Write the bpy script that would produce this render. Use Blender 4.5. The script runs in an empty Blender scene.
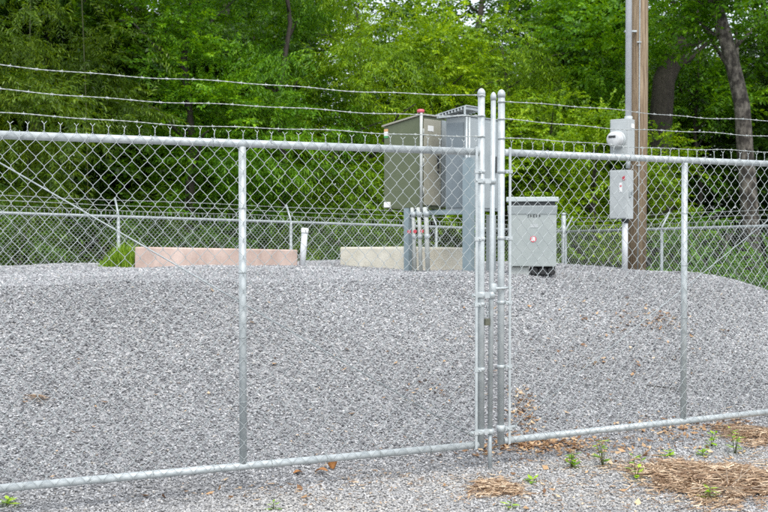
import bpy, math, random
import numpy as np
from mathutils import Vector, Matrix
R = math.radians
random.seed(7); rng = np.random.default_rng(11)
scn = bpy.context.scene
col = scn.collection

# ------------------------------------------------------------------ camera
F = 768 * 50 / 36.0
CZ = 1.45
PITCH = math.atan(22 / F)
cam_d = bpy.data.cameras.new('camera'); cam = bpy.data.objects.new('camera', cam_d); col.objects.link(cam)
cam_d.lens = 50; cam_d.sensor_width = 36; cam_d.clip_end = 2000; cam_d.clip_start = 0.05
cam.location = (0, 0, CZ); cam.rotation_euler = (R(90) - PITCH, 0, 0)
cam_d.dof.use_dof = True; cam_d.dof.focus_distance = 6.6; cam_d.dof.aperture_fstop = 5.0
scn.camera = cam

def ray(px, py):
    v = (256 - py) / F
    c, s = math.cos(PITCH), math.sin(PITCH)
    d = Vector(((px - 384) / F, c + s * v, -s + c * v))
    return d / d.y
def at(px, py, D):
    return Vector((0, 0, CZ)) + ray(px, py) * D

# ------------------------------------------------------------------ terrain
A0 = R(28); U = (math.cos(A0), math.sin(A0)); V = (-math.sin(A0), math.cos(A0)); G0 = (0.66, 6.59)
def sstep(t):
    t = np.clip(t, 0, 1); return t * t * (3 - 2 * t)
def ramp(t):                       # a straighter ramp than smoothstep
    t = np.clip(t, 0, 1); return 0.45 * t + 0.55 * t * t * (3 - 2 * t)
def ground_np(x, y):
    x = np.asarray(x, float); y = np.asarray(y, float)
    dx, dy = x - G0[0], y - G0[1]
    u = dx * U[0] + dy * U[1]; v = dx * V[0] + dy * V[1]
    h = 1.03 * ramp((v - 0.25) / 2.9) * sstep((9.9 - v) / 2.3) * sstep((8.4 - u) / 3.9)
    h = h + 0.04 * sstep((v - 3.2) / 3) * sstep((9.9 - v) / 2.3) * sstep((8.4 - u) / 3.9)
    w = (0.020 * np.sin(x * 1.7 + y * 0.6) * np.sin(y * 1.3 - x * 0.5 + 1.2) + 0.009 * np.sin(x * 4.1 + 1) * np.sin(y * 3.7 + x * 1.1))
    near = sstep((v - 0.4) / 1.0)
    w = w * (0.35 + 0.65 * near)
    back = -0.12 * sstep((v - 9.0) / 1.5) - 0.12 * sstep((u - 7.5) / 1.5)
    return h + w + back
def gz(x, y): return float(ground_np(x, y))
def hit(px, py):
    r = ray(px, py); o = Vector((0, 0, CZ)); D = 3.0
    while D < 60:
        p = o + r * D
        if p.z < gz(p.x, p.y): return p
        D += 0.01
    return o + r * 60

# ------------------------------------------------------------------ materials
def newmat(name):
    m = bpy.data.materials.new(name); m.use_nodes = True
    nt = m.node_tree; nt.nodes.clear()
    out = nt.nodes.new('ShaderNodeOutputMaterial')
    return m, nt, out
def N(nt, t, **k):
    n = nt.nodes.new(t)
    for a, b in k.items(): setattr(n, a, b)
    return n
def ramp_node(nt, stops, fac=None, interp='LINEAR'):
    n = N(nt, 'ShaderNodeValToRGB'); cr = n.color_ramp; cr.interpolation = interp
    while len(cr.elements) < len(stops): cr.elements.new(0.5)
    for e, (p, c) in zip(cr.elements, stops):
        e.position = p; e.color = (*c, 1)
    if fac is not None: nt.links.new(fac, n.inputs['Fac'])
    return n
def surf(name, c1, c2, scale=8, rough=0.6, rough2=None, metal=0.0, bump=0.0, bscale=60, detail=6, stretch=(1, 1, 1), lo=0.3, hi=0.7, spec=0.5):
    m, nt, out = newmat(name)
    tc = N(nt, 'ShaderNodeTexCoord'); mp = N(nt, 'ShaderNodeMapping'); mp.inputs['Scale'].default_value = stretch
    nt.links.new(tc.outputs['Object'], mp.inputs['Vector'])
    no = N(nt, 'ShaderNodeTexNoise'); no.inputs['Scale'].default_value = scale; no.inputs['Detail'].default_value = detail; no.inputs['Roughness'].default_value = 0.65
    nt.links.new(mp.outputs['Vector'], no.inputs['Vector'])
    cr = ramp_node(nt, [(lo, c1), (hi, c2)], no.outputs['Fac'])
    b = N(nt, 'ShaderNodeBsdfPrincipled'); b.inputs['Metallic'].default_value = metal; b.inputs['Specular IOR Level'].default_value = spec
    nt.links.new(cr.outputs['Color'], b.inputs['Base Color'])
    if rough2 is None: b.inputs['Roughness'].default_value = rough
    else:
        mr = N(nt, 'ShaderNodeMapRange'); mr.inputs['To Min'].default_value = rough; mr.inputs['To Max'].default_value = rough2
        nt.links.new(no.outputs['Fac'], mr.inputs['Value']); nt.links.new(mr.outputs['Result'], b.inputs['Roughness'])
    if bump:
        n2 = N(nt, 'ShaderNodeTexNoise'); n2.inputs['Scale'].default_value = bscale; n2.inputs['Detail'].default_value = 5
        nt.links.new(mp.outputs['Vector'], n2.inputs['Vector'])
        bp = N(nt, 'ShaderNodeBump'); bp.inputs['Strength'].default_value = bump; bp.inputs['Distance'].default_value = 0.01
        nt.links.new(n2.outputs['Fac'], bp.inputs['Height']); nt.links.new(bp.outputs['Normal'], b.inputs['Normal'])
    nt.links.new(b.outputs['BSDF'], out.inputs['Surface'])
    return m
M = {}
M['galv'] = surf('galvanized_steel', (0.36, 0.395, 0.40), (0.53, 0.565, 0.565), 15, 0.34, 0.54, metal=0.20, bump=0.06, bscale=90)
M['galv_dull'] = surf('weathered_galvanized_steel', (0.30, 0.33, 0.34), (0.48, 0.52, 0.52), 16, 0.5, 0.65, metal=0.45, bump=0.05)
M['wire'] = surf('galvanized_wire', (0.34, 0.37, 0.37), (0.52, 0.55, 0.54), 30, 0.4, 0.5, metal=0.5)
M['wire_far'] = surf('old_fence_wire', (0.36, 0.38, 0.37), (0.52, 0.55, 0.53), 20, 0.5, 0.6, metal=0.3)
M['barb'] = surf('barbed_wire_steel', (0.34, 0.37, 0.36), (0.52, 0.54, 0.52), 30, 0.45, 0.6, metal=0.4)
M['strut'] = surf('blue_grey_steel', (0.20, 0.26, 0.28), (0.27, 0.33, 0.35), 9, 0.5, 0.6, metal=0.25)
M['olive'] = surf('olive_beige_paint', (0.086, 0.106, 0.052), (0.110, 0.130, 0.070), 5, 0.42, 0.55, bump=0.02)
M['beige'] = surf('beige_grey_paint', (0.27, 0.262, 0.205), (0.34, 0.33, 0.265), 4, 0.40, 0.52)
M['cabgrey'] = surf('grey_cabinet_paint', (0.25, 0.285, 0.295), (0.32, 0.35, 0.355), 4, 0.38, 0.5)
M['cabdark'] = surf('grey_panel_paint', (0.135, 0.165, 0.18), (0.18, 0.21, 0.225), 4, 0.4, 0.5)
M['bin'] = surf('light_grey_paint', (0.27, 0.305, 0.295), (0.34, 0.37, 0.355), 5, 0.42, 0.55)
M['binlid'] = surf('lid_grey_paint', (0.36, 0.40, 0.40), (0.42, 0.46, 0.455), 5, 0.4, 0.5)
M['boxgrey'] = surf('meter_box_paint', (0.36, 0.385, 0.385), (0.44, 0.465, 0.46), 6, 0.4, 0.5)
M['pvc'] = surf('grey_pvc', (0.50, 0.52, 0.54), (0.62, 0.64, 0.655), 7, 0.42, 0.55)
M['conduit'] = surf('grey_conduit', (0.36, 0.38, 0.36), (0.50, 0.52, 0.49), 9, 0.45, 0.6)
M['white'] = surf('white_plastic', (0.70, 0.71, 0.70), (0.80, 0.80, 0.79), 6, 0.45)
M['red'] = surf('red_plastic', (0.40, 0.035, 0.055), (0.48, 0.06, 0.08), 6, 0.4)
M['pinkred'] = surf('faded_red_lens', (0.52, 0.07, 0.10), (0.66, 0.14, 0.17), 12, 0.35)
M['green'] = surf('green_sticker', (0.05, 0.30, 0.08), (0.06, 0.34, 0.10), 6, 0.5)
M['orange'] = surf('faded_orange_sticker', (0.62, 0.34, 0.14), (0.70, 0.42, 0.20), 6, 0.5)
M['black'] = surf('black_rubber', (0.012, 0.012, 0.013), (0.03, 0.03, 0.03), 8, 0.6)
M['dark'] = surf('dark_recess', (0.02, 0.024, 0.025), (0.035, 0.04, 0.04), 8, 0.7)
M['brass'] = surf('tarnished_lock_metal', (0.10, 0.105, 0.08), (0.17, 0.17, 0.12), 20, 0.45, metal=0.5)
M['pink'] = surf('pinkish_concrete', (0.33, 0.24, 0.20), (0.58, 0.455, 0.395), 3.4, 0.85, bump=0.4, bscale=38, stretch=(1, 1, .45), lo=0.32, hi=0.66)
M['cream'] = surf('cream_concrete', (0.56, 0.515, 0.405), (0.76, 0.71, 0.59), 3.6, 0.85, bump=0.4, bscale=45, lo=0.32, hi=0.66)
M['wood'] = surf('weathered_pole_wood', (0.15, 0.10, 0.058), (0.35, 0.265, 0.17), 10, 0.8, bump=0.5, bscale=40, stretch=(5, 5, 0.25), lo=0.36, hi=0.62)
M['bark_dark'] = surf('dark_bark', (0.022, 0.018, 0.014), (0.065, 0.055, 0.042), 9, 0.9, bump=0.9, bscale=26, stretch=(1.6, 1.6, 0.5))
M['bark_pale'] = surf('mottled_pale_bark', (0.030, 0.025, 0.020), (0.23, 0.205, 0.17), 6.5, 0.9, bump=0.9, bscale=22, stretch=(1.4, 1.4, 0.8), lo=0.44, hi=0.72)
M['cane'] = surf('bamboo_cane', (0.055, 0.065, 0.02), (0.12, 0.13, 0.045), 6, 0.5, stretch=(1, 1, 0.5))
M['straw'] = None
M['dial'] = surf('clouded_dial_cover', (0.45, 0.46, 0.46), (0.60, 0.61, 0.60), 14, 0.18)
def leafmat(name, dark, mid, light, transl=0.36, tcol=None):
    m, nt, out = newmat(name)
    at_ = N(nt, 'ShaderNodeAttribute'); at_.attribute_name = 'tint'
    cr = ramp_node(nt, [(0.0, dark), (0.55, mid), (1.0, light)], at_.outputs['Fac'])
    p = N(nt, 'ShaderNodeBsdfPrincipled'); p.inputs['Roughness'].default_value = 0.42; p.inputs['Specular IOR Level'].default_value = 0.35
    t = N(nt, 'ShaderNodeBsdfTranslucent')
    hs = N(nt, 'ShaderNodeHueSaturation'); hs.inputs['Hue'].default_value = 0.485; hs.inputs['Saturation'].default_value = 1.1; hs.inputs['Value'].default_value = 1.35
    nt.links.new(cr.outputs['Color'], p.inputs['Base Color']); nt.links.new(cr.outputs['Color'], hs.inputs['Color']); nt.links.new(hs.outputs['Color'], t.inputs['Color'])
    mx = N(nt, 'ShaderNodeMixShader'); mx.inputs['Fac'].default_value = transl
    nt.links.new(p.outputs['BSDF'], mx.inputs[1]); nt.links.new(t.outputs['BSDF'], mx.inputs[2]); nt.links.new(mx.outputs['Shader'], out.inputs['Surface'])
    return m
M['leaf_bright'] = leafmat('bright_leaf', (0.045, 0.110, 0.006), (0.20, 0.37, 0.010), (0.50, 0.68, 0.03))
M['leaf_mid'] = leafmat('mid_green_leaf', (0.022, 0.078, 0.005), (0.10, 0.265, 0.009), (0.30, 0.54, 0.025))
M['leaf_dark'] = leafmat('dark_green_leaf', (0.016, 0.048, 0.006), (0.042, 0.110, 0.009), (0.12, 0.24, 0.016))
M['leaf_olive'] = leafmat('olive_bamboo_leaf', (0.028, 0.062, 0.006), (0.095, 0.180, 0.010), (0.25, 0.36, 0.03))
M['leaf_weed'] = leafmat('weed_leaf', (0.13, 0.27, 0.012), (0.28, 0.50, 0.025), (0.46, 0.66, 0.06))
M['leaf_grass'] = leafmat('grass_blade', (0.09, 0.18, 0.015), (0.22, 0.38, 0.03), (0.38, 0.54, 0.07))
M['leaf_brown'] = leafmat('dry_leaf', (0.17, 0.085, 0.04), (0.46, 0.28, 0.14), (0.70, 0.53, 0.33), transl=0.15)
M['straw'] = leafmat('dry_straw', (0.13, 0.07, 0.038), (0.42, 0.28, 0.165), (0.76, 0.61, 0.43), transl=0.12)
M['twig'] = surf('bleached_twig', (0.34, 0.27, 0.20), (0.50, 0.42, 0.33), 20, 0.8)

# gravel stones: colour by instance
m, nt, out = newmat('crushed_stone'); M['stone'] = m
oi = N(nt, 'ShaderNodeObjectInfo')
cr = ramp_node(nt, [(0.0, (0.085, 0.087, 0.092)), (0.12, (0.18, 0.182, 0.189)), (0.45, (0.282, 0.284, 0.291)), (0.74, (0.365, 0.367, 0.371)), (0.92, (0.455, 0.455, 0.455)), (0.975, (0.60, 0.598, 0.59)), (1.0, (0.37, 0.32, 0.255))], oi.outputs['Random'])
tc = N(nt, 'ShaderNodeTexCoord'); no = N(nt, 'ShaderNodeTexNoise'); no.inputs['Scale'].default_value = 2.2; no.inputs['Detail'].default_value = 6
nt.links.new(tc.outputs['Object'], no.inputs['Vector'])
mr = N(nt, 'ShaderNodeMapRange'); mr.inputs['To Min'].default_value = 0.72; mr.inputs['To Max'].default_value = 1.28
nt.links.new(no.outputs['Fac'], mr.inputs['Value'])
n2 = N(nt, 'ShaderNodeTexNoise'); n2.inputs['Scale'].default_value = .55; n2.inputs['Detail'].default_value = 5; n2.inputs['Roughness'].default_value = .6
nt.links.new(oi.outputs['Location'], n2.inputs['Vector'])
m2 = N(nt, 'ShaderNodeMapRange'); m2.inputs['From Min'].default_value = .3; m2.inputs['From Max'].default_value = .7; m2.inputs['To Min'].default_value = 0.80; m2.inputs['To Max'].default_value = 1.18   # damp and dusty patches
nt.links.new(n2.outputs['Fac'], m2.inputs['Value'])
mm = N(nt, 'ShaderNodeMath', operation='MULTIPLY'); nt.links.new(mr.outputs['Result'], mm.inputs[0]); nt.links.new(m2.outputs['Result'], mm.inputs[1])
mx = N(nt, 'ShaderNodeVectorMath', operation='SCALE'); nt.links.new(cr.outputs['Color'], mx.inputs[0]); nt.links.new(mm.outputs['Value'], mx.inputs['Scale'])
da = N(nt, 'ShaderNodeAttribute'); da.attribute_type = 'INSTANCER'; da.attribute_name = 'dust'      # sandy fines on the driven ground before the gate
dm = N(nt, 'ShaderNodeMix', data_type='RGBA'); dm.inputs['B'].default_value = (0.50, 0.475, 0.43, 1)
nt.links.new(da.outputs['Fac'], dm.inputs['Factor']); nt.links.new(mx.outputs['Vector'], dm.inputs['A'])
b = N(nt, 'ShaderNodeBsdfPrincipled'); b.inputs['Roughness'].default_value = 0.75; b.inputs['Specular IOR Level'].default_value = 0.35
nt.links.new(dm.outputs['Result'], b.inputs['Base Color']); nt.links.new(b.outputs['BSDF'], out.inputs['Surface'])

# ground sheet: gravel inside, leaf mould beyond the fence
m, nt, out = newmat('gravel_and_soil'); M['ground'] = m
geo = N(nt, 'ShaderNodeNewGeometry')
vo = N(nt, 'ShaderNodeTexVoronoi'); vo.inputs['Scale'].default_value = 52; vo.inputs['Randomness'].default_value = 1
nt.links.new(geo.outputs['Position'], vo.inputs['Vector'])
sepc = N(nt, 'ShaderNodeSeparateColor'); nt.links.new(vo.outputs['Color'], sepc.inputs['Color'])
crg = ramp_node(nt, [(0.0, (0.13, 0.13, 0.132)), (0.4, (0.25, 0.25, 0.252)), (0.75, (0.36, 0.358, 0.355)), (1.0, (0.50, 0.495, 0.485))], sepc.outputs['Red'])
no = N(nt, 'ShaderNodeTexNoise'); no.inputs['Scale'].default_value = 1.4; no.inputs['Detail'].default_value = 8
nt.links.new(geo.outputs['Position'], no.inputs['Vector'])
crs = ramp_node(nt, [(0.3, (0.022, 0.018, 0.011)), (0.55, (0.055, 0.045, 0.024)), (0.75, (0.06, 0.075, 0.025))], no.outputs['Fac'])
atn = N(nt, 'ShaderNodeAttribute'); atn.attribute_name = 'soil'
mixc = N(nt, 'ShaderNodeMix', data_type='RGBA'); nt.links.new(atn.outputs['Fac'], mixc.inputs['Factor']); nt.links.new(crg.outputs['Color'], mixc.inputs['A']); nt.links.new(crs.outputs['Color'], mixc.inputs['B'])
bp = N(nt, 'ShaderNodeBump'); bp.inputs['Strength'].default_value = 0.9; bp.inputs['Distance'].default_value = 0.02; bp.invert = True
nt.links.new(vo.outputs['Distance'], bp.inputs['Height'])
b = N(nt, 'ShaderNodeBsdfPrincipled'); b.inputs['Roughness'].default_value = 0.9; b.inputs['Specular IOR Level'].default_value = 0.2
nt.links.new(mixc.outputs['Result'], b.inputs['Base Color']); nt.links.new(bp.outputs['Normal'], b.inputs['Normal']); nt.links.new(b.outputs['BSDF'], out.inputs['Surface'])

# ------------------------------------------------------------------ mesh helpers
class MB:
    def __init__(s): s.v = []; s.f = []; s.sm = []
    def box(s, x0, x1, y0, y1, z0, z1, T=None):
        c = [(x0, y0, z0), (x1, y0, z0), (x1, y1, z0), (x0, y1, z0), (x0, y0, z1), (x1, y0, z1), (x1, y1, z1), (x0, y1, z1)]
        return s.hexa(c, T)
    def hexa(s, c, T=None):
        o = len(s.v)
        s.v += [tuple(T @ Vector(p)) if T else tuple(p) for p in c]
        for q in ((0, 3, 2, 1), (4, 5, 6, 7), (0, 1, 5, 4), (1, 2, 6, 5), (2, 3, 7, 6), (3, 0, 4, 7)):
            s.f.append(tuple(o + i for i in q)); s.sm.append(False)
        return s
    def tube(s, pts, r, n=8, caps=True, smooth=True):
        pts = [Vector(p) for p in pts]; k = len(pts)
        rs = r if isinstance(r, (list, tuple)) else [r] * k
        o = len(s.v); prev = None
        for i, p in enumerate(pts):
            t = (pts[min(i + 1, k - 1)] - pts[max(i - 1, 0)])
            t = t.normalized() if t.length > 1e-9 else Vector((0, 0, 1))
            if prev is None:
                a = Vector((0, 0, 1)) if abs(t.z) < 0.9 else Vector((0, 1, 0))
                e = t.cross(a).normalized()
            else:
                e = (prev - t * prev.dot(t)); e = e.normalized() if e.length > 1e-6 else t.orthogonal().normalized()
            prev = e; g = t.cross(e)
            for j in range(n):
                w = 2 * math.pi * j / n
                s.v.append(tuple(p + (e * math.cos(w) + g * math.sin(w)) * rs[i]))
        for i in range(k - 1):
            for j in range(n):
                a, b = o + i * n + j, o + i * n + (j + 1) % n
                s.f.append((a, b, b + n, a + n)); s.sm.append(smooth)
        if caps:
            s.f.append(tuple(o + j for j in reversed(range(n)))); s.sm.append(False)
            s.f.append(tuple(o + (k - 1) * n + j for j in range(n))); s.sm.append(False)
        return s
    def lathe(s, base, axis, prof, n=20):
        base = Vector(base); axis = Vector(axis).normalized(); e = axis.orthogonal().normalized(); g = axis.cross(e); o = len(s.v); k = len(prof)
        for (r, h) in prof:
            for j in range(n):
                w = 2 * math.pi * j / n
                s.v.append(tuple(base + axis * h + (e * math.cos(w) + g * math.sin(w)) * max(r, 1e-4)))
        for i in range(k - 1):
            for j in range(n):
                a, b = o + i * n + j, o + i * n + (j + 1) % n
                s.f.append((a, b, b + n, a + n)); s.sm.append(True)
        s.f.append(tuple(o + j for j in reversed(range(n)))); s.sm.append(False)
        s.f.append(tuple(o + (k - 1) * n + j for j in range(n))); s.sm.append(False)
        return s
    def build(s, name, mat, parent=None, bevel=0):
        me = bpy.data.meshes.new(name); me.from_pydata(s.v, [], s.f); me.update()
        me.polygons.foreach_set('use_smooth', s.sm)
        o = bpy.data.objects.new(name, me); col.objects.link(o)
        me.materials.append(mat)
        if parent: o.parent = parent
        if bevel:
            bv = o.modifiers.new('bevel', 'BEVEL'); bv.width = bevel; bv.segments = 2; bv.limit_method = 'ANGLE'; bv.angle_limit = R(40)
        return o
def tag(o, label=None, cat=None, group=None, kind=None):
    if label: o['label'] = label
    if cat: o['category'] = cat
    if group: o['group'] = group
    if kind: o['kind'] = kind
    return o
def empty(name, loc, rz=0, **k):
    o = bpy.data.objects.new(name, None); col.objects.link(o); o.location = loc; o.rotation_euler = (0, 0, rz); o.empty_display_size = 0.2
    return tag(o, **k)
def npmesh(name, verts, quads, mat, parent=None, tint=None, smooth=False):
    me = bpy.data.meshes.new(name); nv, nq = len(verts), len(quads)
    me.vertices.add(nv); me.vertices.foreach_set('co', np.ascontiguousarray(verts, np.float32).ravel())
    me.loops.add(nq * 4); me.loops.foreach_set('vertex_index', np.ascontiguousarray(quads, np.int32).ravel())
    me.polygons.add(nq); me.polygons.foreach_set('loop_start', np.arange(0, nq * 4, 4, dtype=np.int32)); me.polygons.foreach_set('loop_total', np.full(nq, 4, np.int32))
    if tint is not None:
        a = me.attributes.new('tint', 'FLOAT', 'POINT'); a.data.foreach_set('value', np.ascontiguousarray(tint, np.float32))
    me.update(); me.validate()
    me.materials.append(mat)
    o = bpy.data.objects.new(name, me); col.objects.link(o)
    if parent: o.parent = parent
    return o

# ------------------------------------------------------------------ ground
def axis_pts(lo, hi, step, far):
    a = list(np.arange(lo, hi + 1e-6, step)); s = step; x = a[-1]
    while x < far: s *= 1.35; x += s; a.append(x)
    s = step; x = a[0]; pre = []
    while x > -far: s *= 1.35; x -= s; pre.append(x)
    return np.array(pre[::-1] + a)
gx = axis_pts(-11, 12, 0.12, 700); gy = axis_pts(2.5, 21, 0.12, 700)
XX, YY = np.meshgrid(gx, gy); ZZ = ground_np(XX, YY)
vs = np.stack([XX.ravel(), YY.ravel(), ZZ.ravel()], 1); nx = len(gx)
ii = (np.arange(len(gy) - 1)[:, None] * nx + np.arange(nx - 1)[None, :]).ravel()
gq = np.stack([ii, ii + 1, ii + 1 + nx, ii + nx], 1)
g_o = npmesh('ground', vs, gq, M['ground']); tag(g_o, kind='structure')
g_o.data.polygons.foreach_set('use_smooth', [True] * len(gq))
dx, dy = XX.ravel() - G0[0], YY.ravel() - G0[1]; uu = dx * U[0] + dy * U[1]; vv = dx * V[0] + dy * V[1]
soil = np.maximum(sstep((vv - 9.0) / 0.8), sstep((uu - 7.6 + 0.4 * np.sin(vv * 1.7)) / 0.9))
a = g_o.data.attributes.new('soil', 'FLOAT', 'POINT'); a.data.foreach_set('value', soil.astype(np.float32))

# crushed stone: one uncountable scatter
protos = bpy.data.collections.new('stone_kinds')
ico_v, ico_f = [], []
ph = (1 + 5 ** 0.5) / 2
ico_v = np.array([(-1, ph, 0), (1, ph, 0), (-1, -ph, 0), (1, -ph, 0), (0, -1, ph), (0, 1, ph), (0, -1, -ph), (0, 1, -ph), (ph, 0, -1), (ph, 0, 1), (-ph, 0, -1), (-ph, 0, 1)]) / 1.902
ico_f = [(0, 11, 5), (0, 5, 1), (0, 1, 7), (0, 7, 10), (0, 10, 11), (1, 5, 9), (5, 11, 4), (11, 10, 2), (10, 7, 6), (7, 1, 8), (3, 9, 4), (3, 4, 2), (3, 2, 6), (3, 6, 8), (3, 8, 9), (4, 9, 5), (2, 4, 11), (6, 2, 10), (8, 6, 7), (9, 8, 1)]
for k in range(8):
    sc = np.array([1.0, rng.uniform(0.6, 0.95), rng.uniform(0.42, 0.75)])
    v = ico_v * (1 + rng.uniform(-0.32, 0.25, (12, 1))) * sc
    me = bpy.data.meshes.new('stone'); me.from_pydata([tuple(p) for p in v], [], ico_f); me.materials.append(M['stone'])
    protos.objects.link(bpy.data.objects.new('stone', me))
pts, szs = [], []
def scatter(D0, D1, dens, smin, smax):
    w = 0.46 * D1 + 0.9
    n = int(2 * w * (D1 - D0) * dens)
    x = rng.uniform(-w, w, n); y = rng.uniform(D0, D1, n)
    keep = np.abs(x) < 0.42 * y + 0.8
    x, y = x[keep], y[keep]
    dx, dy = x - G0[0], y - G0[1]; u = dx * U[0] + dy * U[1]; v = dx * V[0] + dy * V[1]
    ok = (v < 9.3) & (u < 7.7 - 0.4 * np.sin(v * 1.7) + rng.uniform(-.2, .3, len(x)))
    x, y = x[ok], y[ok]
    z = ground_np(x, y) + rng.uniform(-0.003, 0.010, len(x))
    pts.append(np.stack([x, y, z], 1)); s = smin + (smax - smin) * rng.beta(1.6, 2.6, len(x)); szs.append(s)
scatter(3.6, 7.2, 7800, 0.0035, 0.0140)
scatter(7.2, 9.0, 6000, 0.0045, 0.0150)
scatter(9.0, 11.0, 4200, 0.0055, 0.0165)
scatter(11.0, 15.5, 2300, 0.007, 0.0175)
P = np.concatenate(pts); S = np.concatenate(szs)
me = bpy.data.meshes.new('gravel'); me.vertices.add(len(P)); me.vertices.foreach_set('co', P.astype(np.float32).ravel())
a = me.attributes.new('sc', 'FLOAT', 'POINT'); a.data.foreach_set('value', S.astype(np.float32))
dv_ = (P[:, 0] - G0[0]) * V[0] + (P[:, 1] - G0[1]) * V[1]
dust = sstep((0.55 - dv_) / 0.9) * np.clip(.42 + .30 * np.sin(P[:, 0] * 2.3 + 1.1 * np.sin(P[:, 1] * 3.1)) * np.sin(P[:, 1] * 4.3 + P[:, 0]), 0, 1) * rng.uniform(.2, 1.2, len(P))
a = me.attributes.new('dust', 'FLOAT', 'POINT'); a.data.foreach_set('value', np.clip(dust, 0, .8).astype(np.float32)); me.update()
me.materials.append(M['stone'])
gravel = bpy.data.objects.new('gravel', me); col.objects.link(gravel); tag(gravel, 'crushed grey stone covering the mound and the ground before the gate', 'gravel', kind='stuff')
ng = bpy.data.node_groups.new('stone_scatter', 'GeometryNodeTree')
ng.interface.new_socket('Geometry', in_out='INPUT', socket_type='NodeSocketGeometry'); ng.interface.new_socket('Geometry', in_out='OUTPUT', socket_type='NodeSocketGeometry')
gi, go = ng.nodes.new('NodeGroupInput'), ng.nodes.new('NodeGroupOutput')
ip = ng.nodes.new('GeometryNodeInstanceOnPoints'); ci = ng.nodes.new('GeometryNodeCollectionInfo')
ci.inputs['Collection'].default_value = protos; ci.inputs['Separate Children'].default_value = True; ci.inputs['Reset Children'].default_value = True
ip.inputs['Pick Instance'].default_value = True
rv = ng.nodes.new('FunctionNodeRandomValue'); rv.data_type = 'FLOAT_VECTOR'
rv.inputs[0].default_value = (-0.6, -0.6, 0); rv.inputs[1].default_value = (0.6, 0.6, 6.283)
na = ng.nodes.new('GeometryNodeInputNamedAttribute'); na.data_type = 'FLOAT'; na.inputs['Name'].default_value = 'sc'
L = ng.links.new
L(gi.outputs[0], ip.inputs['Points']); L(ci.outputs[0], ip.inputs['Instance']); L(rv.outputs[0], ip.inputs['Rotation'])
L(na.outputs['Attribute'], ip.inputs['Scale']); L(ip.outputs[0], go.inputs[0])
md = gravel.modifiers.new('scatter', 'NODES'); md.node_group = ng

# ------------------------------------------------------------------ chain link pieces
def fabric(mb, s0, s1, z0, z1, w, h, r, y, top_twist=True, n=5, zfun=None):
    """zigzag wires in the local x-z plane at depth y"""
    hw, hh = w / 2, h / 2
    k = int((s1 - s0) / hw); zf = zfun or (lambda x: 0)
    rows = int((z1 - z0) / hh)
    for i in range(k):
        pl = []
        for j in range(rows + 1):
            left = (i + j) % 2 == 0
            x = s0 + (i if left else i + 1) * hw
            inset = 0.06 * hw
            x += -inset * 0.3 if left else inset * 0.3
            yy = y + (r if left else -r) * 0.9
            zz_ = z1 - j * hh + zf(x) + random.uniform(-.0012, .0012)
            kn = h * .035
            if j: pl.append((x, yy, zz_ + kn))
            pl.append((x + (-r if left else r) * .5, yy, zz_))
            if j < rows: pl.append((x, yy, zz_ - kn))
        mb.tube(pl, r, n, caps=False)
    if top_twist:
        for i in range(k + 1):
            if i % 2: continue
            x = s0 + i * hw + random.uniform(-.0015, .0015); zt = z1 + zf(x); d = random.uniform(-.003, .003)
            hgt = random.uniform(0.9, 1.1)
            for sg in (-1, 1):
                tw = [(x + sg * r, y, zt), (x - sg * r, y + sg * r, zt + .009 * hgt), (x + sg * r, y - sg * r, zt + .018 * hgt), (x - sg * r * .8 + d, y, zt + .027 * hgt), (x + sg * (.0125 + d), y + random.uniform(-.004, .004), zt + .043 * hgt)]
                mb.tube(tw, r * 0.95, n)
def barbed(mb, x0, x1, zf, y, r=0.0016, step=0.135, zlin=None):
    n = int(abs(x1 - x0) / 0.012) + 2
    for ph_ in (0, math.pi):
        pl = []
        for i in range(n):
            t = i / (n - 1); x = x0 + (x1 - x0) * t
            a_ = 2 * math.pi * abs(x - x0) / 0.07 + ph_
            pl.append((x, y + r * math.sin(a_), zf(x) + r * math.cos(a_)))
        mb.tube(pl, r, 4, caps=False)
    x = min(x0, x1) + 0.05
    while x < max(x0, x1) - 0.03:
        z = zf(x); a_ = random.uniform(0, 6.28)
        for q in range(2):
            xx = x + q * 0.007; w = a_ + q * 1.5
            d = Vector((random.uniform(-.5, .5), math.sin(w), math.cos(w))).normalized() * 0.011
            mb.tube([Vector((xx, y, z)) - d, Vector((xx, y, z)) + d], r * 0.6, 4)
        mb.lathe((x - 0.006, y, z), (1, 0, 0), [(r * 2.4, 0), (r * 2.6, 0.006), (r * 2.4, 0.020)], 6)
        x += step * random.uniform(0.85, 1.15)
def ring(mb, cx, cy, cz, r, h, th=0.003, n=16):
    mb.lathe((cx, cy, cz - h / 2), (0, 0, 1), [(r, 0), (r + th, 0.001), (r + th, h - 0.001), (r, h)], n)
def cap_prof(r): return [(r + .003, 0), (r + .003, .020), (r + .0015, .030), (r * .75, .041), (r * .35, .047), (.001, .049)]

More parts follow.
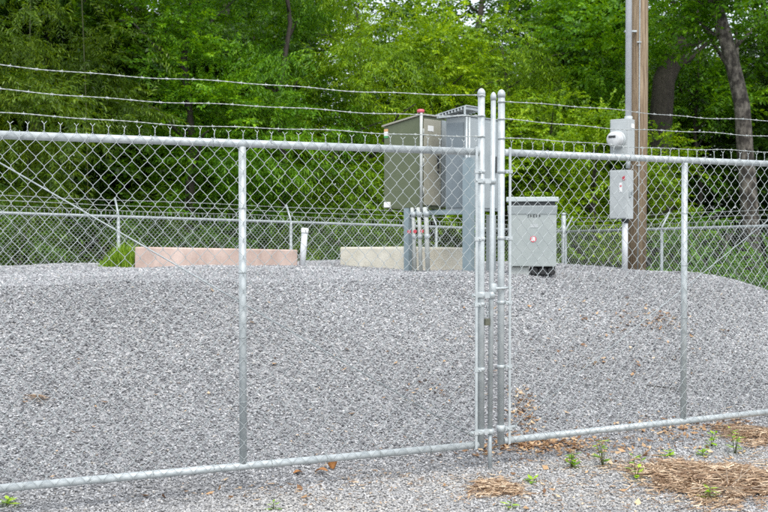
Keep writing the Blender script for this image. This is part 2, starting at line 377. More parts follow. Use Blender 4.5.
RP = 0.0215
ZB, ZT, ZTOP = 0.155, 1.952, 2.31
def gate_leaf(name, label, origin, rz, front, strands, left):
    t = empty(name, origin, rz, label=label, cat='gate', group='leaves of the double gate')
    W = 3.0
    MB().tube([(0, 0, ZB - .02), (0, 0, ZTOP)], RP, 16).build('end_post', M['galv'], t)
    p2 = MB().tube([(W, 0, ZB - .02), (W, 0, ZTOP)], RP, 16).build('end_post', M['galv'], t)
    for ep, x in ((t.children[0], 0), (p2, W)):
        MB().lathe((x, 0, ZTOP - .018), (0, 0, 1), cap_prof(RP), 16).build('cap', M['galv'], ep)
    MB().tube([(RP - .002, 0, ZT), (W - RP + .002, 0, ZT)], RP, 16).build('top_rail', M['galv'], t)
    MB().tube([(RP - .002, 0, ZB), (W - RP + .002, 0, ZB)], RP, 16).build('bottom_rail', M['galv'], t)
    MB().tube([(1.51, 0, ZB + RP - .003), (1.51, 0, ZT - RP + .003)], RP * .97, 16).build('stile', M['galv'], t)
    fy = front * (RP + .006)
    f = MB(); fabric(f, 0.055, W - .05, ZB - .03, ZT + .030, .081, .094, .0016, fy)
    f.build('wire_mesh', M['wire'], t)
    for i in range(1, 9):
        for z in (ZT, ZB):
            x = W * i / 9 + .012
            ties = MB(); ties.tube([(x + .004 * math.sin(q), (RP + .004) * math.cos(q), z + (RP + .004) * math.sin(q)) for q in np.linspace(0, 6.3, 13)], .0019, 5); ties.build('tie_wire', M['wire'], t)
    for i in range(1, 5):
        z = ZB + (ZT - ZB) * i / 5
        ties = MB(); ties.tube([(1.51 + (RP + .004) * math.cos(q), (RP + .004) * math.sin(q), z + .003 * math.sin(q)) for q in np.linspace(0, 6.3, 13)], .0019, 5); ties.build('tie_wire', M['wire'], t)
    for x in (.047, W - .047):
        MB().box(x - .008, x + .008, fy - .003, fy + .003, ZB - .02, ZT + .03).build('tension_bar', M['galv'], t)
    for z in (ZB + .08, .62, 1.02, 1.42, ZT - .12):
        for x, sg in ((0, 1), (W, -1)):
            b_ = MB(); ring(b_, x, 0, z, RP + .0005, .022)
            b_.box(min(x + sg * .015, x + sg * .062), max(x + sg * .015, x + sg * .062), fy - .0075, fy - .0045, z - .011, z + .011)
            b_.box(min(x + sg * .015, x + sg * .062), max(x + sg * .015, x + sg * .062), fy + .0045, fy + .0075, z - .011, z + .011)
            b_.lathe((x + sg * .030, fy - front * .016, z), (0, front, 0), [(.005, 0), (.005, .032), (.003, .034)], 8)
            b_.build('tension_band', M['galv'], t)
    tr = MB(); a_, b2 = Vector((W - .06, -front * .012, ZT - .045)), Vector((.05, -front * .012, ZB + .05))
    tr.tube([a_, b2], .0040 if left else .0030, 8); tr.build('truss_rod', M['galv_dull'], t)
    for i, (zl, zr) in enumerate(strands):
        ph_ = random.uniform(0, 6)
        zf = lambda x, zl=zl, zr=zr, ph_=ph_: zl + (zr - zl) * x / W - .016 * 4 * (x / W) * (1 - x / W) + .005 * math.sin(x * 4.2 + ph_) + .003 * math.sin(x * 11 + ph_)
        bm = MB(); barbed(bm, .0, W, zf, front * (RP + .004))
        bm.build('barbed_wire', M['barb'], t)
        for x in (0, W):
            cl = MB(); ring(cl, x, 0, zf(x), RP + .001, .012, .0025); cl.build('wire_clamp', M['galv'], t)
    return t
oL = at(481, 300, 6.535); oL.z = 0
oR = at(501, 300, 6.625); oR.z = 0.005
strL = [(2.286, 2.305), (2.165, 2.18), (2.047, 2.062)]
strR = [(2.272, 2.262), (2.150, 2.165), (2.040, 2.045)]
gl = gate_leaf('gate_leaf', 'longer looking left leaf of the chain link double gate, carrying the drop rod', oL, R(180 + 23.9), 1, strL, True)
gr = gate_leaf('gate_leaf', 'right leaf of the chain link double gate, nearer the wooden pole', oR, R(27.8), -1, strR, False)
# drop rod, latch, padlock: fixed to the left leaf
inv = Matrix.Translation(oL) @ Matrix.Rotation(R(180 + 23.9), 4, 'Z'); inv = inv.inverted()
pm = at(493, 300, 6.555); pm.z = 0
pb = at(490.2, 300, 6.555)
lt = inv @ Vector((pm.x, pm.y, 0)); lb = inv @ Vector((pb.x, pb.y, 0))
dr = MB(); dr.tube([(lb.x, lb.y, .25), (lt.x, lt.y, 2.29)], .0155, 14).build('drop_rod', M['galv'], gl)
dro = [c for c in gl.children if c.name.startswith('drop_rod')][0]
MB().tube([(lb.x, lb.y, -.05), (lb.x, lb.y, .26)], .0125, 12).build('rod_tip', M['galv_dull'], dro)
MB().lathe((lt.x, lt.y, 2.272), (0, 0, 1), cap_prof(.0155), 14).build('cap', M['galv'], dro)
def clampbar(z, x_far, hgt, nm='rod_guide'):
    lx = lb.x + (lt.x - lb.x) * (z - .25) / 2.04
    g = MB(); ring(g, lx, lt.y, z, .017, hgt, .004); ring(g, 0, 0, z, RP + .0015, hgt, .003)
    y0, y1 = sorted((lt.y, 0)); 
    g.hexa([(lx, lt.y - .014, z - hgt / 2 + .002), (0, -.014, z - hgt / 2 + .002), (0, .014, z - hgt / 2 + .002), (lx, lt.y + .014, z - hgt / 2 + .002), (lx, lt.y - .014, z + hgt / 2 - .002), (0, -.014, z + hgt / 2 - .002), (0, .014, z + hgt / 2 - .002), (lx, lt.y + .014, z + hgt / 2 - .002)])
    g.box(0, x_far, RP - .002, RP + .004, z - .012, z + .012)
    g.lathe((x_far - .012, RP - .006, z), (0, 1, 0), [(.006, 0), (.006, .022), (.003, .024)], 8)
    g.build(nm, M['galv'], gl)
clampbar(1.775, .060, .034); clampbar(1.075, .075, .040); clampbar(.235, .085, .030)
# fork latch reaching across to the right post
Rz = inv @ Vector((oR.x, oR.y, 0))
fk = MB(); zc = 1.115
d_ = Vector((Rz.x - lt.x, Rz.y - lt.y, 0)).normalized(); pe = Vector((-d_.y, d_.x, 0))
s_ = Vector((lt.x, lt.y, zc)); e_ = Vector((Rz.x, Rz.y, zc)) + d_ * .075
for sg in (-1, 1):
    o1 = pe * sg * (RP + .010)
    fk.tube([s_ + o1 * .5, s_ + o1 + d_ * .03, e_ + o1 * .9, e_ + d_ * .012 + o1 * .75], .008, 8)
fk.lathe((lt.x, lt.y, zc - .03), (0, 0, 1), [(.019, 0), (.022, .004), (.022, .056), (.019, .06)], 16)
fk.build('fork_latch', M['galv'], gl)
# bottom pipe stop on right leaf
st = MB(); st.tube([(.0, .0, .235), (.12, 0.0, .235)], .010, 8); ring(st, 0, 0, .235, RP + .001, .04, .004); st.build('gate_stop', M['galv'], gr)
# padlock and chain hang from the latch: own thing
pw = at(487.2, 314, 6.53)
pl = empty('padlock', (pw.x, pw.y, pw.z - .05), R(24), label='small dark padlock on a short chain hanging at the gate latch', cat='padlock')
MB().box(-.017, .017, -.009, .009, -.02, .022).build('lock_body', M['brass'], pl, .003)
MB().tube([(.011 * math.cos(q) * 1.0, 0, .022 + (.026 * math.sin(q) if q > 0 else 0)) for q in np.linspace(0, math.pi, 11)], .0032, 8).build('shackle', M['galv_dull'], pl)
for q in range(4):
    z = .050 + q * .019; lk = MB()
    ax = (1, 0) if q % 2 else (0, 1)
    lk.tube([(ax[0] * .0075 * math.cos(w), ax[1] * .0075 * math.cos(w), z + .013 * math.sin(w)) for w in np.linspace(0, 2 * math.pi, 13)], .0024, 6)
    lk.build('chain_link', M['galv_dull'], pl)
# hinge posts just outside the frame
for o_, rz, lab in ((oL, R(180 + 23.9), 'round steel hinge post at the outer end of the left gate leaf'), (oR, R(27.8), 'round steel hinge post at the outer end of the right gate leaf')):
    x = o_.x + math.cos(rz) * 3.09; y = o_.y + math.sin(rz) * 3.09
    hp = empty('gate_post', (x, y, gz(x, y)), 0, label=lab, cat='post')
    MB().tube([(0, 0, -.3), (0, 0, 2.4)], .038, 18).build('post_tube', M['galv'], hp)
    MB().lathe((0, 0, 2.385), (0, 0, 1), cap_prof(.038), 18).build('cap', M['galv'], hp)
    for z in (.45, 1.75):
        hb = MB(); ring(hb, 0, 0, z, .0385, .05, .004); w = rz + math.pi
        hb.box(-.10, -.03, -.01, .01, z - .014, z + .014, Matrix.Rotation(rz, 4, 'Z')); hb.build('hinge', M['galv'], hp)

# ------------------------------------------------------------------ back fence
def far_fence(name, label, nodes, post_r, corner_first, corner_last, brace=None):
    """nodes: (x, y, z_of_rail)"""
    o0 = Vector(nodes[0]); o1 = Vector(nodes[-1])
    rz = math.atan2(o1.y - o0.y, o1.x - o0.x); Lt = math.hypot(o1.x - o0.x, o1.y - o0.y)
    zb = gz(o0.x, o0.y)
    t = empty(name, (o0.x, o0.y, zb), rz, label=label, cat='fence')
    xs, zs = [], []
    for q in nodes:
        xs.append((q[0] - o0.x) * math.cos(rz) + (q[1] - o0.y) * math.sin(rz)); zs.append(q[2] - zb)
    zr = lambda x: float(np.interp(x, xs, zs))
    MB().tube([(x, 0, z) for x, z in zip(xs, zs)], .0215, 10).build('top_rail', M['galv_dull'], t)
    f = MB(); fabric(f, 0, Lt, -1.75, 0.03, .060, .068, .0017, -.03, True, 4, zr); f.build('wire_mesh', M['wire_far'], t)
    for i, (q, x) in enumerate(zip(nodes, xs)):
        corner = (i == 0 and corner_first) or (i == len(nodes) - 1 and corner_last)
        g = gz(q[0], q[1]) - zb - .2
        if corner:
            p = MB().tube([(x, 0, g), (x, 0, zs[i] + .30)], .043, 14).build('terminal_post', M['galv_dull'], t)
            MB().lathe((x, 0, zs[i] + .29), (0, 0, 1), cap_prof(.043), 14).build('cap', M['galv_dull'], p)
        else:
            p = MB().tube([(x, 0, g), (x, 0, zs[i])], post_r, 12).build('line_post', M['galv_dull'], t)
            ar = MB(); ar.tube([(x, 0, zs[i] - .02), (x, 0, zs[i] + .03), (x, .16 if post_r else 0, zs[i] + .27)], .014, 8); ar.build('barb_arm', M['galv_dull'], p)
    for k in range(3):
        hh = .09 + k * .075
        bm = MB(); bm.tube([(x, (hh - .03) * .66, zr(x) + hh + .006 * math.sin(x * 2 + k)) for x in np.arange(0, Lt, .25)], .0032, 4)
        for x in np.arange(.1, Lt, .16): bm.tube([(x, (hh - .03) * .66 - .012, zr(x) + hh - .01), (x + .01, (hh - .03) * .66 + .012, zr(x) + hh + .012)], .0018, 4)
        bm.build('barbed_wire', M['wire_far'], t)
    if brace: brace(t, xs, zs)
    return t
P0 = Vector((-0.2493 * 15.1, 15.1)); dv = Vector((.153 * 15.1, .093 * 15.1))
nodesL = []
for k in range(-3, 4):
    p = P0 + dv * k; nodesL.append((p.x, p.y, CZ + (0.245 - .063 * k)))
nodesL[-1] = (nodesL[-1][0] + .085, nodesL[-1][1], CZ + .05)
far_fence('chain_link_fence', 'long chain link fence behind the concrete blocks, topped by slanted barbed wire arms', nodesL, .024, False, True)
cx_, cy_ = nodesL[-1][0], nodesL[-1][1]
dR = Vector((.47, -.883))
nodesR = [(cx_ + dR.x * .06, cy_ + dR.y * .06, CZ + .045)] + [(cx_ + dR.x * t_, cy_ + dR.y * t_, CZ + z_) for t_, z_ in ((2.54, .08), (5.1, .12), (7.7, .12), (10.2, .12))]
far_fence('chain_link_fence', 'shorter chain link fence on the far right, running towards the camera before the undergrowth', nodesR, .024, False, False)

# ------------------------------------------------------------------ concrete blocks
def block(name, label, pa, pb, depth, ztop, zbot, mat, side=1):
    d = Vector((pb.x - pa.x, pb.y - pa.y, 0)); Ln = d.length; rz = math.atan2(d.y, d.x)
    nseg = max(2, int(Ln / .12)); me = MB(); me.box(0, Ln, 0, depth, zbot - pa.z, ztop - pa.z)
    o = me.build(name, mat, None, .012); o.location = (pa.x, pa.y, pa.z); o.rotation_euler = (0, 0, rz)
    return tag(o, label, 'concrete block')
pa, pb_ = at(134.5, 247, 12.1), at(297, 250, 12.24)
bl = block('concrete_block', 'long low pinkish concrete block beside the grass tuft', Vector((pa.x, pa.y, 1.03)), Vector((pb_.x, pb_.y, 1.03)), .30, pa.z, .88, M['pink'])
bl.rotation_euler.y = math.atan2(pa.z - pb_.z, pb_.x - pa.x)
pa, pb_ = at(340, 248, 13.0), at(417, 248, 11.75)
b2 = block('concrete_block', 'low cream concrete block behind the three conduits', Vector((pa.x, pa.y, 1.03)), Vector((pb_.x, pb_.y, 1.03)), .95, 1.29, .9, M['cream'])
# pvc vent pipe
q = at(301.5, 266, 12.3); q.z = gz(q.x, q.y); q2 = at(305, 229, 12.3)
t = empty('vent_pipe', q, 0, label='short leaning white capped grey pipe standing between the two concrete blocks', cat='pipe')
d = q2 - q
MB().tube([(0, 0, -.1), tuple(d * .93)], .036, 16).build('pipe_tube', M['pvc'], t)
MB().lathe(d * .9, d, [(.042, 0), (.043, .004), (.043, .05), (.036, .056)], 16).build('pipe_cap', M['white'], t)

# ------------------------------------------------------------------ cabinets
a40 = R(40); ex = Vector((math.cos(a40), -math.sin(a40), 0)); ey = Vector((math.sin(a40), math.cos(a40), 0))
c1 = at(421, 200, 11.6); zb1, zt1 = 1.735, 2.735
t = empty('electrical_cabinet', (c1.x, c1.y, zb1), -a40, label='olive beige electrical cabinet with sloped roof and red beacon', cat='cabinet', group='cabinets on the steel rack')
H1 = zt1 - zb1; L1, L2 = .525, .44
MB().hexa([(-L1, 0, 0), (0, 0, 0), (0, L2, 0), (-L1, L2, 0), (-L1, 0, H1 - .09), (0, 0, H1), (0, L2, H1), (-L1, L2, H1 - .09)]).build('body', M['olive'], t, .006)
MB().hexa([(-L1 - .02, -.02, H1 - .0915), (.02, -.02, H1 + .0055), (.02, L2 + .02, H1 + .0055), (-L1 - .02, L2 + .02, H1 - .0915), (-L1 - .02, -.02, H1 - .073), (.02, -.02, H1 + .024), (.02, L2 + .02, H1 + .024), (-L1 - .02, L2 + .02, H1 - .073)]).build('roof', M['beige'], t, .003)
d1 = MB().box(.002, .016, .035, L2 - .10, .03, H1 - .03).build('door', M['beige'], t, .004)
hd = MB(); hd.box(.016, .03, L2 - .17, L2 - .15, .44, .58); hd.lathe((.016, L2 - .16, .40), (1, 0, 0), [(.014, 0), (.014, .012), (.01, .014)], 12); hd.build('handle', M['dark'], d1)
MB().box(.016, .019, .10, .20, H1 - .16, H1 - .10).build('nameplate', M['white'], d1)
MB().box(.002, .020, L2 - .085, L2 - .005, .02, H1 - .025).build('side_channel', M['cabgrey'], t, .003)
for z in (.18, .5, .82):
    MB().tube([(.012, .028, z - .04), (.012, .028, z + .04)], .008, 8).build('hinge', M['conduit'], t)
for z0, z1, mm in ((H1 - .19, H1 - .145, 'white'), (H1 - .215, H1 - .192, 'green'), (H1 - .143, H1 - .115, 'orange')):
    MB().box(-L1 + .005, -L1 + .06, -.004, -.001, z0, z1).build('sticker', M[mm], t)
MB().box(-L1 + .02, -L1 + .10, -.03, -.001, .01, .07).build('vent_box', M['white'], t, .004)
MB().tube([(.012, -.012, -.08), (.012, -.012, H1 + .03)], .016, 10).build('riser_pipe', M['conduit'], t)
bc = MB(); bc.lathe((-.005, .0, H1 + .03), (0, 0, 1), [(.03, 0), (.040, .003), (.042, .022), (.038, .034), (.018, .040), (.001, .041)], 16); bc.build('beacon', M['pinkred'], t)

c2 = at(466, 200, 11.35); zb2, zt2 = 1.70, 2.70
t = empty('electrical_cabinet', (c2.x, c2.y, zb2), -a40, label='taller blue grey electrical cabinet under a slatted sunshade, just behind the gate posts', cat='cabinet', group='cabinets on the steel rack')
H2 = zt2 - zb2; l1, l2 = .27, .61
MB().box(-l1, 0, 0, l2, 0, H2).build('body', M['cabgrey'], t, .006)
MB().box(-l1 + .02, -.03, -.012, -.001, .03, H2 - .06).build('side_panel', M['cabdark'], t, .003)
dd = MB().box(.001, .014, .06, l2 - .03, .03, H2 - .03).build('door', M['cabgrey'], t, .004)
MB().box(.014, .034, l2 - .10, l2 - .075, .42, .60).build('handle', M['dark'], dd)
for yy in (-.02, .03):
    MB().tube([(.02, yy, -.02), (.02, yy, H2 - .01)], .012, 10).build('corner_pipe', M['galv'], t)
sh = MB()
def shz(x): return H2 + .045 + (x + l1) * .18
sh.hexa([(-l1 - .05, -.07, shz(-l1 - .05)), (.05, -.07, shz(.05)), (.05, .24, shz(.05)), (-l1 - .05, .24, shz(-l1 - .05)), (-l1 - .05, -.07, shz(-l1 - .05) + .008), (.05, -.07, shz(.05) + .008), (.05, .24, shz(.05) + .008), (-l1 - .05, .24, shz(-l1 - .05) + .008)])
for k in range(9):
    x = -l1 - .04 + k * .041
    sh.box(x, x + .014, -.068, .235, shz(x) - .028, shz(x) - .001)
sh.box(-l1 - .055, .055, -.085, -.072, H2 - .005, H2 + .012)
for x in (-l1 - .045, .03): sh.box(x, x + .015, -.085, -.068, H2 - .002, shz(x) + .002)
sh.build('sunshade', M['galv'], t)
MB().box(-l1 - .01, .01, -.01, l2 + .01, H2 + .0015, H2 + .014).build('roof', M['cabgrey'], t, .003)

# rack
lr = at(408, 250, 11.75); rr = at(468.5, 250, 11.18)
lr.z = gz(lr.x, lr.y); rr.z = gz(rr.x, rr.y)
rdir = Vector((rr.x - lr.x, rr.y - lr.y, 0)); rl = rdir.length; rrz = math.atan2(rdir.y, rdir.x)
t = empty('equipment_rack', lr, rrz, label='blue grey steel rack with posts and beams carrying the two cabinets', cat='rack')
def chan(x, w, z0, z1, y=0, d=.06):
    m_ = MB(); m_.box(x - w / 2, x + w / 2, y - d / 2, y - d / 2 + .008, z0, z1); m_.box(x - w / 2, x - w / 2 + .008, y - d / 2 + .008, y + d / 2, z0, z1); m_.box(x + w / 2 - .008, x + w / 2, y - d / 2 + .008, y + d / 2, z0, z1)
    return m_.build('leg', M['strut'], t)
chan(0, .07, -.1, 1.735 - lr.z); chan(rl, .115, -.1, 2.25 - lr.z); 
MB().box(.0361, rl - .0585, -.02, .03, 1.66 - lr.z, 1.70 - lr.z).build('beam', M['strut'], t)
MB().box(.0361, rl - .0585, .25, .30, 1.66 - lr.z, 1.72 - lr.z).build('beam', M['strut'], t)
MB().box(-.33, -.0361, .30, .35, 1.68 - lr.z, 1.725 - lr.z).build('beam', M['strut'], t)
p3 = at(491, 250, 11.55); v3 = Matrix.Rotation(-rrz, 4, 'Z') @ Vector((p3.x - lr.x, p3.y - lr.y, 0))
m_ = MB(); m_.box(v3.x - .045, v3.x + .045, v3.y - .03, v3.y + .03, -.1, 1.65 - lr.z); m_.build('leg', M['cabgrey'], t, .003)
# conduits with red tags
labs = ['leftmost grey conduit with red tag rising beside the blue grey rack post', 'middle grey conduit with red tag rising between its two neighbours', 'thickest grey conduit with red tag, right of the three under the olive cabinet']
for k, (px, rr_, ztop) in enumerate(((415.3, .020, 1.73), (421.2, .021, 1.73), (428.2, .025, 1.73))):
    p = at(px, 270, 11.5 - .05 * k); p.z = gz(p.x, p.y)
    c = empty('conduit', p, 0, label=labs[k], cat='conduit', group='conduits under the olive cabinet')
    hh = ztop - p.z; sk = -.035
    MB().tube([(0, 0, -.1), (sk * .6, 0, hh - .12), (sk, .05, hh)], rr_, 14).build('pipe_tube', M['conduit'], c)
    for z in (.36, .60):
        MB().lathe((sk * .6 * z / hh, 0, z), (0, 0, 1), [(rr_ + .001, 0), (rr_ + .007, .004), (rr_ + .007, .046), (rr_ + .001, .05)], 14).build('coupling', M['galv_dull'], c)
    MB().lathe((sk * .5 - .05, -rr_ - .010, .44), (-.1, -1, .05), [(.019, 0), (.020, .002), (.019, .005)], 14).build('tag', M['red'], c)

# ------------------------------------------------------------------ grey wheeled bin-like cabinet
bp_ = hit(531, 277); bz = gz(bp_.x, bp_.y)
D_ = bp_.y; mpp = D_ / F
t = empty('equipment_cabinet', (at(508, 277, D_ + .04).x, D_ + .04, bz + .018), R(-7), label='squat grey lidded cabinet on black wheels to the right of the gate posts', cat='cabinet')
W_ = 48 * mpp; HH = 79 * mpp; zz = lambda py: (277 - py) * mpp
MB().box(0, W_, 0, .48, zz(268.5), zz(208)).build('body', M['bin'], t, .008)
MB().hexa([(-.008, -.035, zz(207.5)), (W_ + .008, -.035, zz(207.5)), (W_ + .008, -.002, zz(207)), (-.008, -.002, zz(207)), (-.002, -.006, zz(216)), (W_ + .002, -.006, zz(216)), (W_ + .002, -.001, zz(216)), (-.002, -.001, zz(216))][4:] + [(-.008, -.035, zz(208)), (W_ + .008, -.035, zz(208)), (W_ + .008, -.001, zz(207.5)), (-.008, -.001, zz(207.5))]).build('front_lip', M['binlid'], t, .003)
MB().box(.012, W_ - .012, .006, .47, zz(207.9), zz(203)).build('lid_gap', M['dark'], t)
MB().hexa([(-.02, -.012, zz(203.5)), (W_ + .02, -.012, zz(203.5)), (W_ + .02, .50, zz(203)), (-.02, .50, zz(203)), (-.02, -.008, zz(199)), (W_ + .02, -.008, zz(199)), (W_ + .02, .50, zz(197)), (-.02, .50, zz(197))]).build('lid', M['binlid'], t, .006)
mk = MB()
x = 19 * mpp
for w, kind in ((.024, 0), (.020, 1), (.024, 2), (.022, 0), (.020, 1)):
    mk.box(x, x + .006, -.004, -.0005, zz(219), zz(216.6)); mk.box(x + .0062, x + w - .006, -.004, -.0005, zz(217.2) if kind != 1 else zz(218.2), zz(216.6) if kind != 1 else zz(217.4))
    if kind != 1: mk.box(x + .0062, x + w - .006, -.004, -.0005, zz(219), zz(218.4))
    x += w + .006
mk.build('lettering', M['dark'], t)
MB().lathe((25 * mpp, -.004, zz(241)), (0, 1, 0), [(.032, 0), (.032, .0035)], 8).build('sticker', M['pinkred'], t)
MB().box(25 * mpp - .017, 25 * mpp + .017, -.0065, -.0045, zz(242.8), zz(239)).build('sticker', M['white'], t)
MB().box(22 * mpp, 30 * mpp, -.003, -.0005, zz(229.5), zz(226)).build('sticker', M['boxgrey'], t)
MB().box(.02, 21 * mpp, .05, .42, -.03, zz(269)).build('support_block', M['conduit'], t, .006)
for k in range(3):
    for yy in (.03, .34):
        MB().lathe((26 * mpp + k * .085, yy, .038), (0, 1, 0), [(.030, 0), (.040, .005), (.042, .02), (.042, .045), (.04, .06), (.030, .065)], 16).build('wheel', M['black'], t)
MB().box(24 * mpp, W_ - .01, .10, .33, .03, zz(269)).build('axle_block', M['black'], t)

# ------------------------------------------------------------------ utility pole, conduits, meter
pp = at(636, 271, 12.3); pp.z = gz(pp.x, pp.y); mp_ = 12.3 / F
t = empty('utility_pole', pp, 0, label='tall round weathered wooden utility pole carrying the meter boxes', cat='pole')
MB().tube([(0, 0, -.3), (.02, 0, 2.0), (.02, 0, 5.0), (.02, 0, 9.0)], [.112, .105, .098, .088], 20).build('shaft', M['wood'], t)
MB().tube([(-.01, -.116, -.1), (.0, -.113, 1.0), (.005, -.106, 4.0), (.01, -.095, 8.6)], .007, 8).build('ground_wire', M['galv_dull'], t)
for z in (1.2, 2.6, 3.9):
    MB().box(-.03, .02, -.127, -.119 + .012, z, z + .012).build('staple', M['galv_dull'], t)
fw = at(627, 200, 12.02)                       # nearest vertical corner of the boxes
def wz(py, D=12.02): return CZ - (py - 234) / F * D
bt = empty('service_conduit', (at(628.5, 100, 12.17).x, 12.17, wz(119)), 0, label='tall pale grey conduit climbing the pole from the meter box', cat='conduit')
MB().tube([(0, 0, -.03), (-.005, .0, 3.0), (0, .0, 6.5)], .036, 16).build('pipe_tube', M['pvc'], bt)
MB().lathe((0, 0, -.01), (0, 0, 1), [(.037, 0), (.047, .004), (.047, .05), (.037, .055)], 16).build('coupling', M['galv'], bt)
for z in (1.0, 2.2):
    MB().box(-.045, .09, -.008, .045, z, z + .02).build('strap', M['galv_dull'], bt)
# meter can
mz0, mz1 = wz(158), wz(119); am = R(38)
mc = at(628, 140, 11.98)
t = empty('electric_meter', (mc.x, mc.y, mz0), -am, label='grey meter box with round glass dial on the wooden pole', cat='meter')
wl, wr, h_ = 15.0 * mp_ / math.cos(am), 9.5 * mp_ / math.sin(am), mz1 - mz0
MB().box(-wl, 0, 0, wr, 0, h_).build('box', M['boxgrey'], t, .006)
MB().box(-wl + .012, -.012, -.006, -.0005, .012, h_ - .03).build('cover', M['boxgrey'], t, .003)
mx_, mzc = -wl * .55, h_ - .235
sk = MB().lathe((mx_, -.006, mzc), (0, -1, 0), [(.098, 0), (.100, .003), (.100, .022), (.090, .026)], 28).build('socket_ring', M['galv'], t)
MB().lathe((mx_, -.032, mzc), (0, -1, 0), [(.090, 0), (.090, .02), (.086, .085), (.078, .097), (.06, .104), (.001, .107)], 28).build('dial_cover', M['dial'], t)
MB().box(mx_ - .050, mx_ + .035, -.143, -.137, mzc + .015, mzc + .040).build('display', M['dark'], t)
MB().box(.0005, .003, wr * .45, wr * .9, h_ - .10, h_ - .05).build('sticker', M['white'], t)
mp2 = MB(); mp2.tube([(-.03, .07, 0), (-.03, .07, -.115)], .026, 14); mp2.lathe((-.03, .07, -.02), (0, 0, 1), [(.027, 0), (.038, .003), (.038, .016), (.027, .019)], 14); mp2.build('nipple', M['galv_dull'], t)
# disconnect box
dz0, dz1 = wz(219), wz(170)
dc = at(627, 190, 11.97)
t = empty('disconnect_box', (dc.x, dc.y, dz0), -am, label='grey safety switch box with red and white stickers below the meter', cat='switch box')
h_ = dz1 - dz0; wl, wr = 14.5 * mp_ / math.cos(am), 9 * mp_ / math.sin(am)
MB().box(-wl, 0, 0, wr, 0, h_).build('box', M['boxgrey'], t, .005)
MB().box(-wl + .008, -.008, -.010, -.0005, .010, h_ - .012).build('cover', M['boxgrey'], t, .003)
MB().hexa([(-.045, -.013, h_ - .13), (-.018, -.013, h_ - .11), (-.018, -.0105, h_ - .11), (-.045, -.0105, h_ - .13), (-.055, -.013, h_ - .085), (-.025, -.013, h_ - .065), (-.025, -.0105, h_ - .065), (-.055, -.0105, h_ - .085)]).build('sticker', M['red'], t)
MB().box(-.088, -.055, -.013, -.0105, h_ - .25, h_ - .145).build('sticker', M['white'], t)
MB().box(-.083, -.060, -.0155, -.0135, h_ - .19, h_ - .172).build('sticker', M['pinkred'], t)
lv = MB(); lv.box(.0005, .018, wr * .3, wr * .6, h_ * .45, h_ * .55); lv.tube([(.018, wr * .45, h_ * .5), (.045, wr * .35, h_ * .62)], .008, 8); lv.build('lever', M['galv_dull'], t)
# lower conduit
lc = at(624.8, 250, 12.08); lc.z = gz(lc.x, lc.y)
t = empty('conduit', lc, 0, label='short pale conduit running from the switch box into the gravel beside the pole', cat='conduit')
MB().tube([(0, 0, -.1), (0, 0, dz0 - lc.z + .0)], .034, 16).build('pipe_tube', M['pvc'], t)
MB().lathe((0, 0, dz0 - lc.z - .045), (0, 0, 1), [(.035, 0), (.043, .004), (.043, .04), (.035, .044)], 16).build('coupling', M['dark'], t)

# ------------------------------------------------------------------ foliage
def rotm(axis, ang):
    return np.array(Matrix.Rotation(ang, 3, Vector(axis)))
def spray_template(kind, seed):
    r = np.random.default_rng(seed); V_, T_ = [], []
    if kind == 'broad': Ln, n, ll, lw = .55, 15, .115, .056
    elif kind == 'narrow': Ln, n, ll, lw = .70, 20, .135, .026
    elif kind == 'fine': Ln, n, ll, lw = .48, 22, .075, .034
    for i in range(n):
        s = (i + .6) / n * Ln; sag = -.28 * (s / Ln) ** 2 * Ln * (1.6 if kind == 'narrow' else .8)
        base = np.array([s, .02 * math.sin(6 * s + seed), sag])
        side = 1 if i % 2 else -1
        yaw = side * r.uniform(.5, 1.25) * (0.45 if i == n - 1 else 1); pitch = r.uniform(-.75, .25) if kind != 'narrow' else r.uniform(-1.1, -.1); roll = r.uniform(-.7, .7)
        m_ = rotm((0, 0, 1), yaw) @ rotm((0, 1, 0), -pitch) @ rotm((1, 0, 0), roll)
        L_ = ll * r.uniform(.7, 1.2); w = lw * r.uniform(.75, 1.2)
        q = np.array([(0, 0, 0), (.42 * L_, -w / 2, .12 * w), (L_, 0, -.10 * L_), (.42 * L_, w / 2, .12 * w)])
        V_.append(base + q @ m_.T); T_.append(np.full(4, r.uniform(0, 1)))
    return np.concatenate(V_), np.concatenate(T_)
TEMPL = {k: [spray_template(k, 31 * j + 5) for j in range(7)] for k in ('broad', 'narrow', 'fine')}
def fnoise(p, f, s):
    x, y, z = p[:, 0] * f, p[:, 1] * f, p[:, 2] * f
    return (np.sin(x + 1.7 * s) * np.sin(y * 1.1 + 2.3 * s + z * .4) + np.sin(z * 1.2 + s + x * .5) * np.sin(y * .8 - x * .6 + s * .7) + .6 * np.sin(2.3 * x + y + s) * np.sin(2.1 * z - y + 1.3 * s)) / 1.6
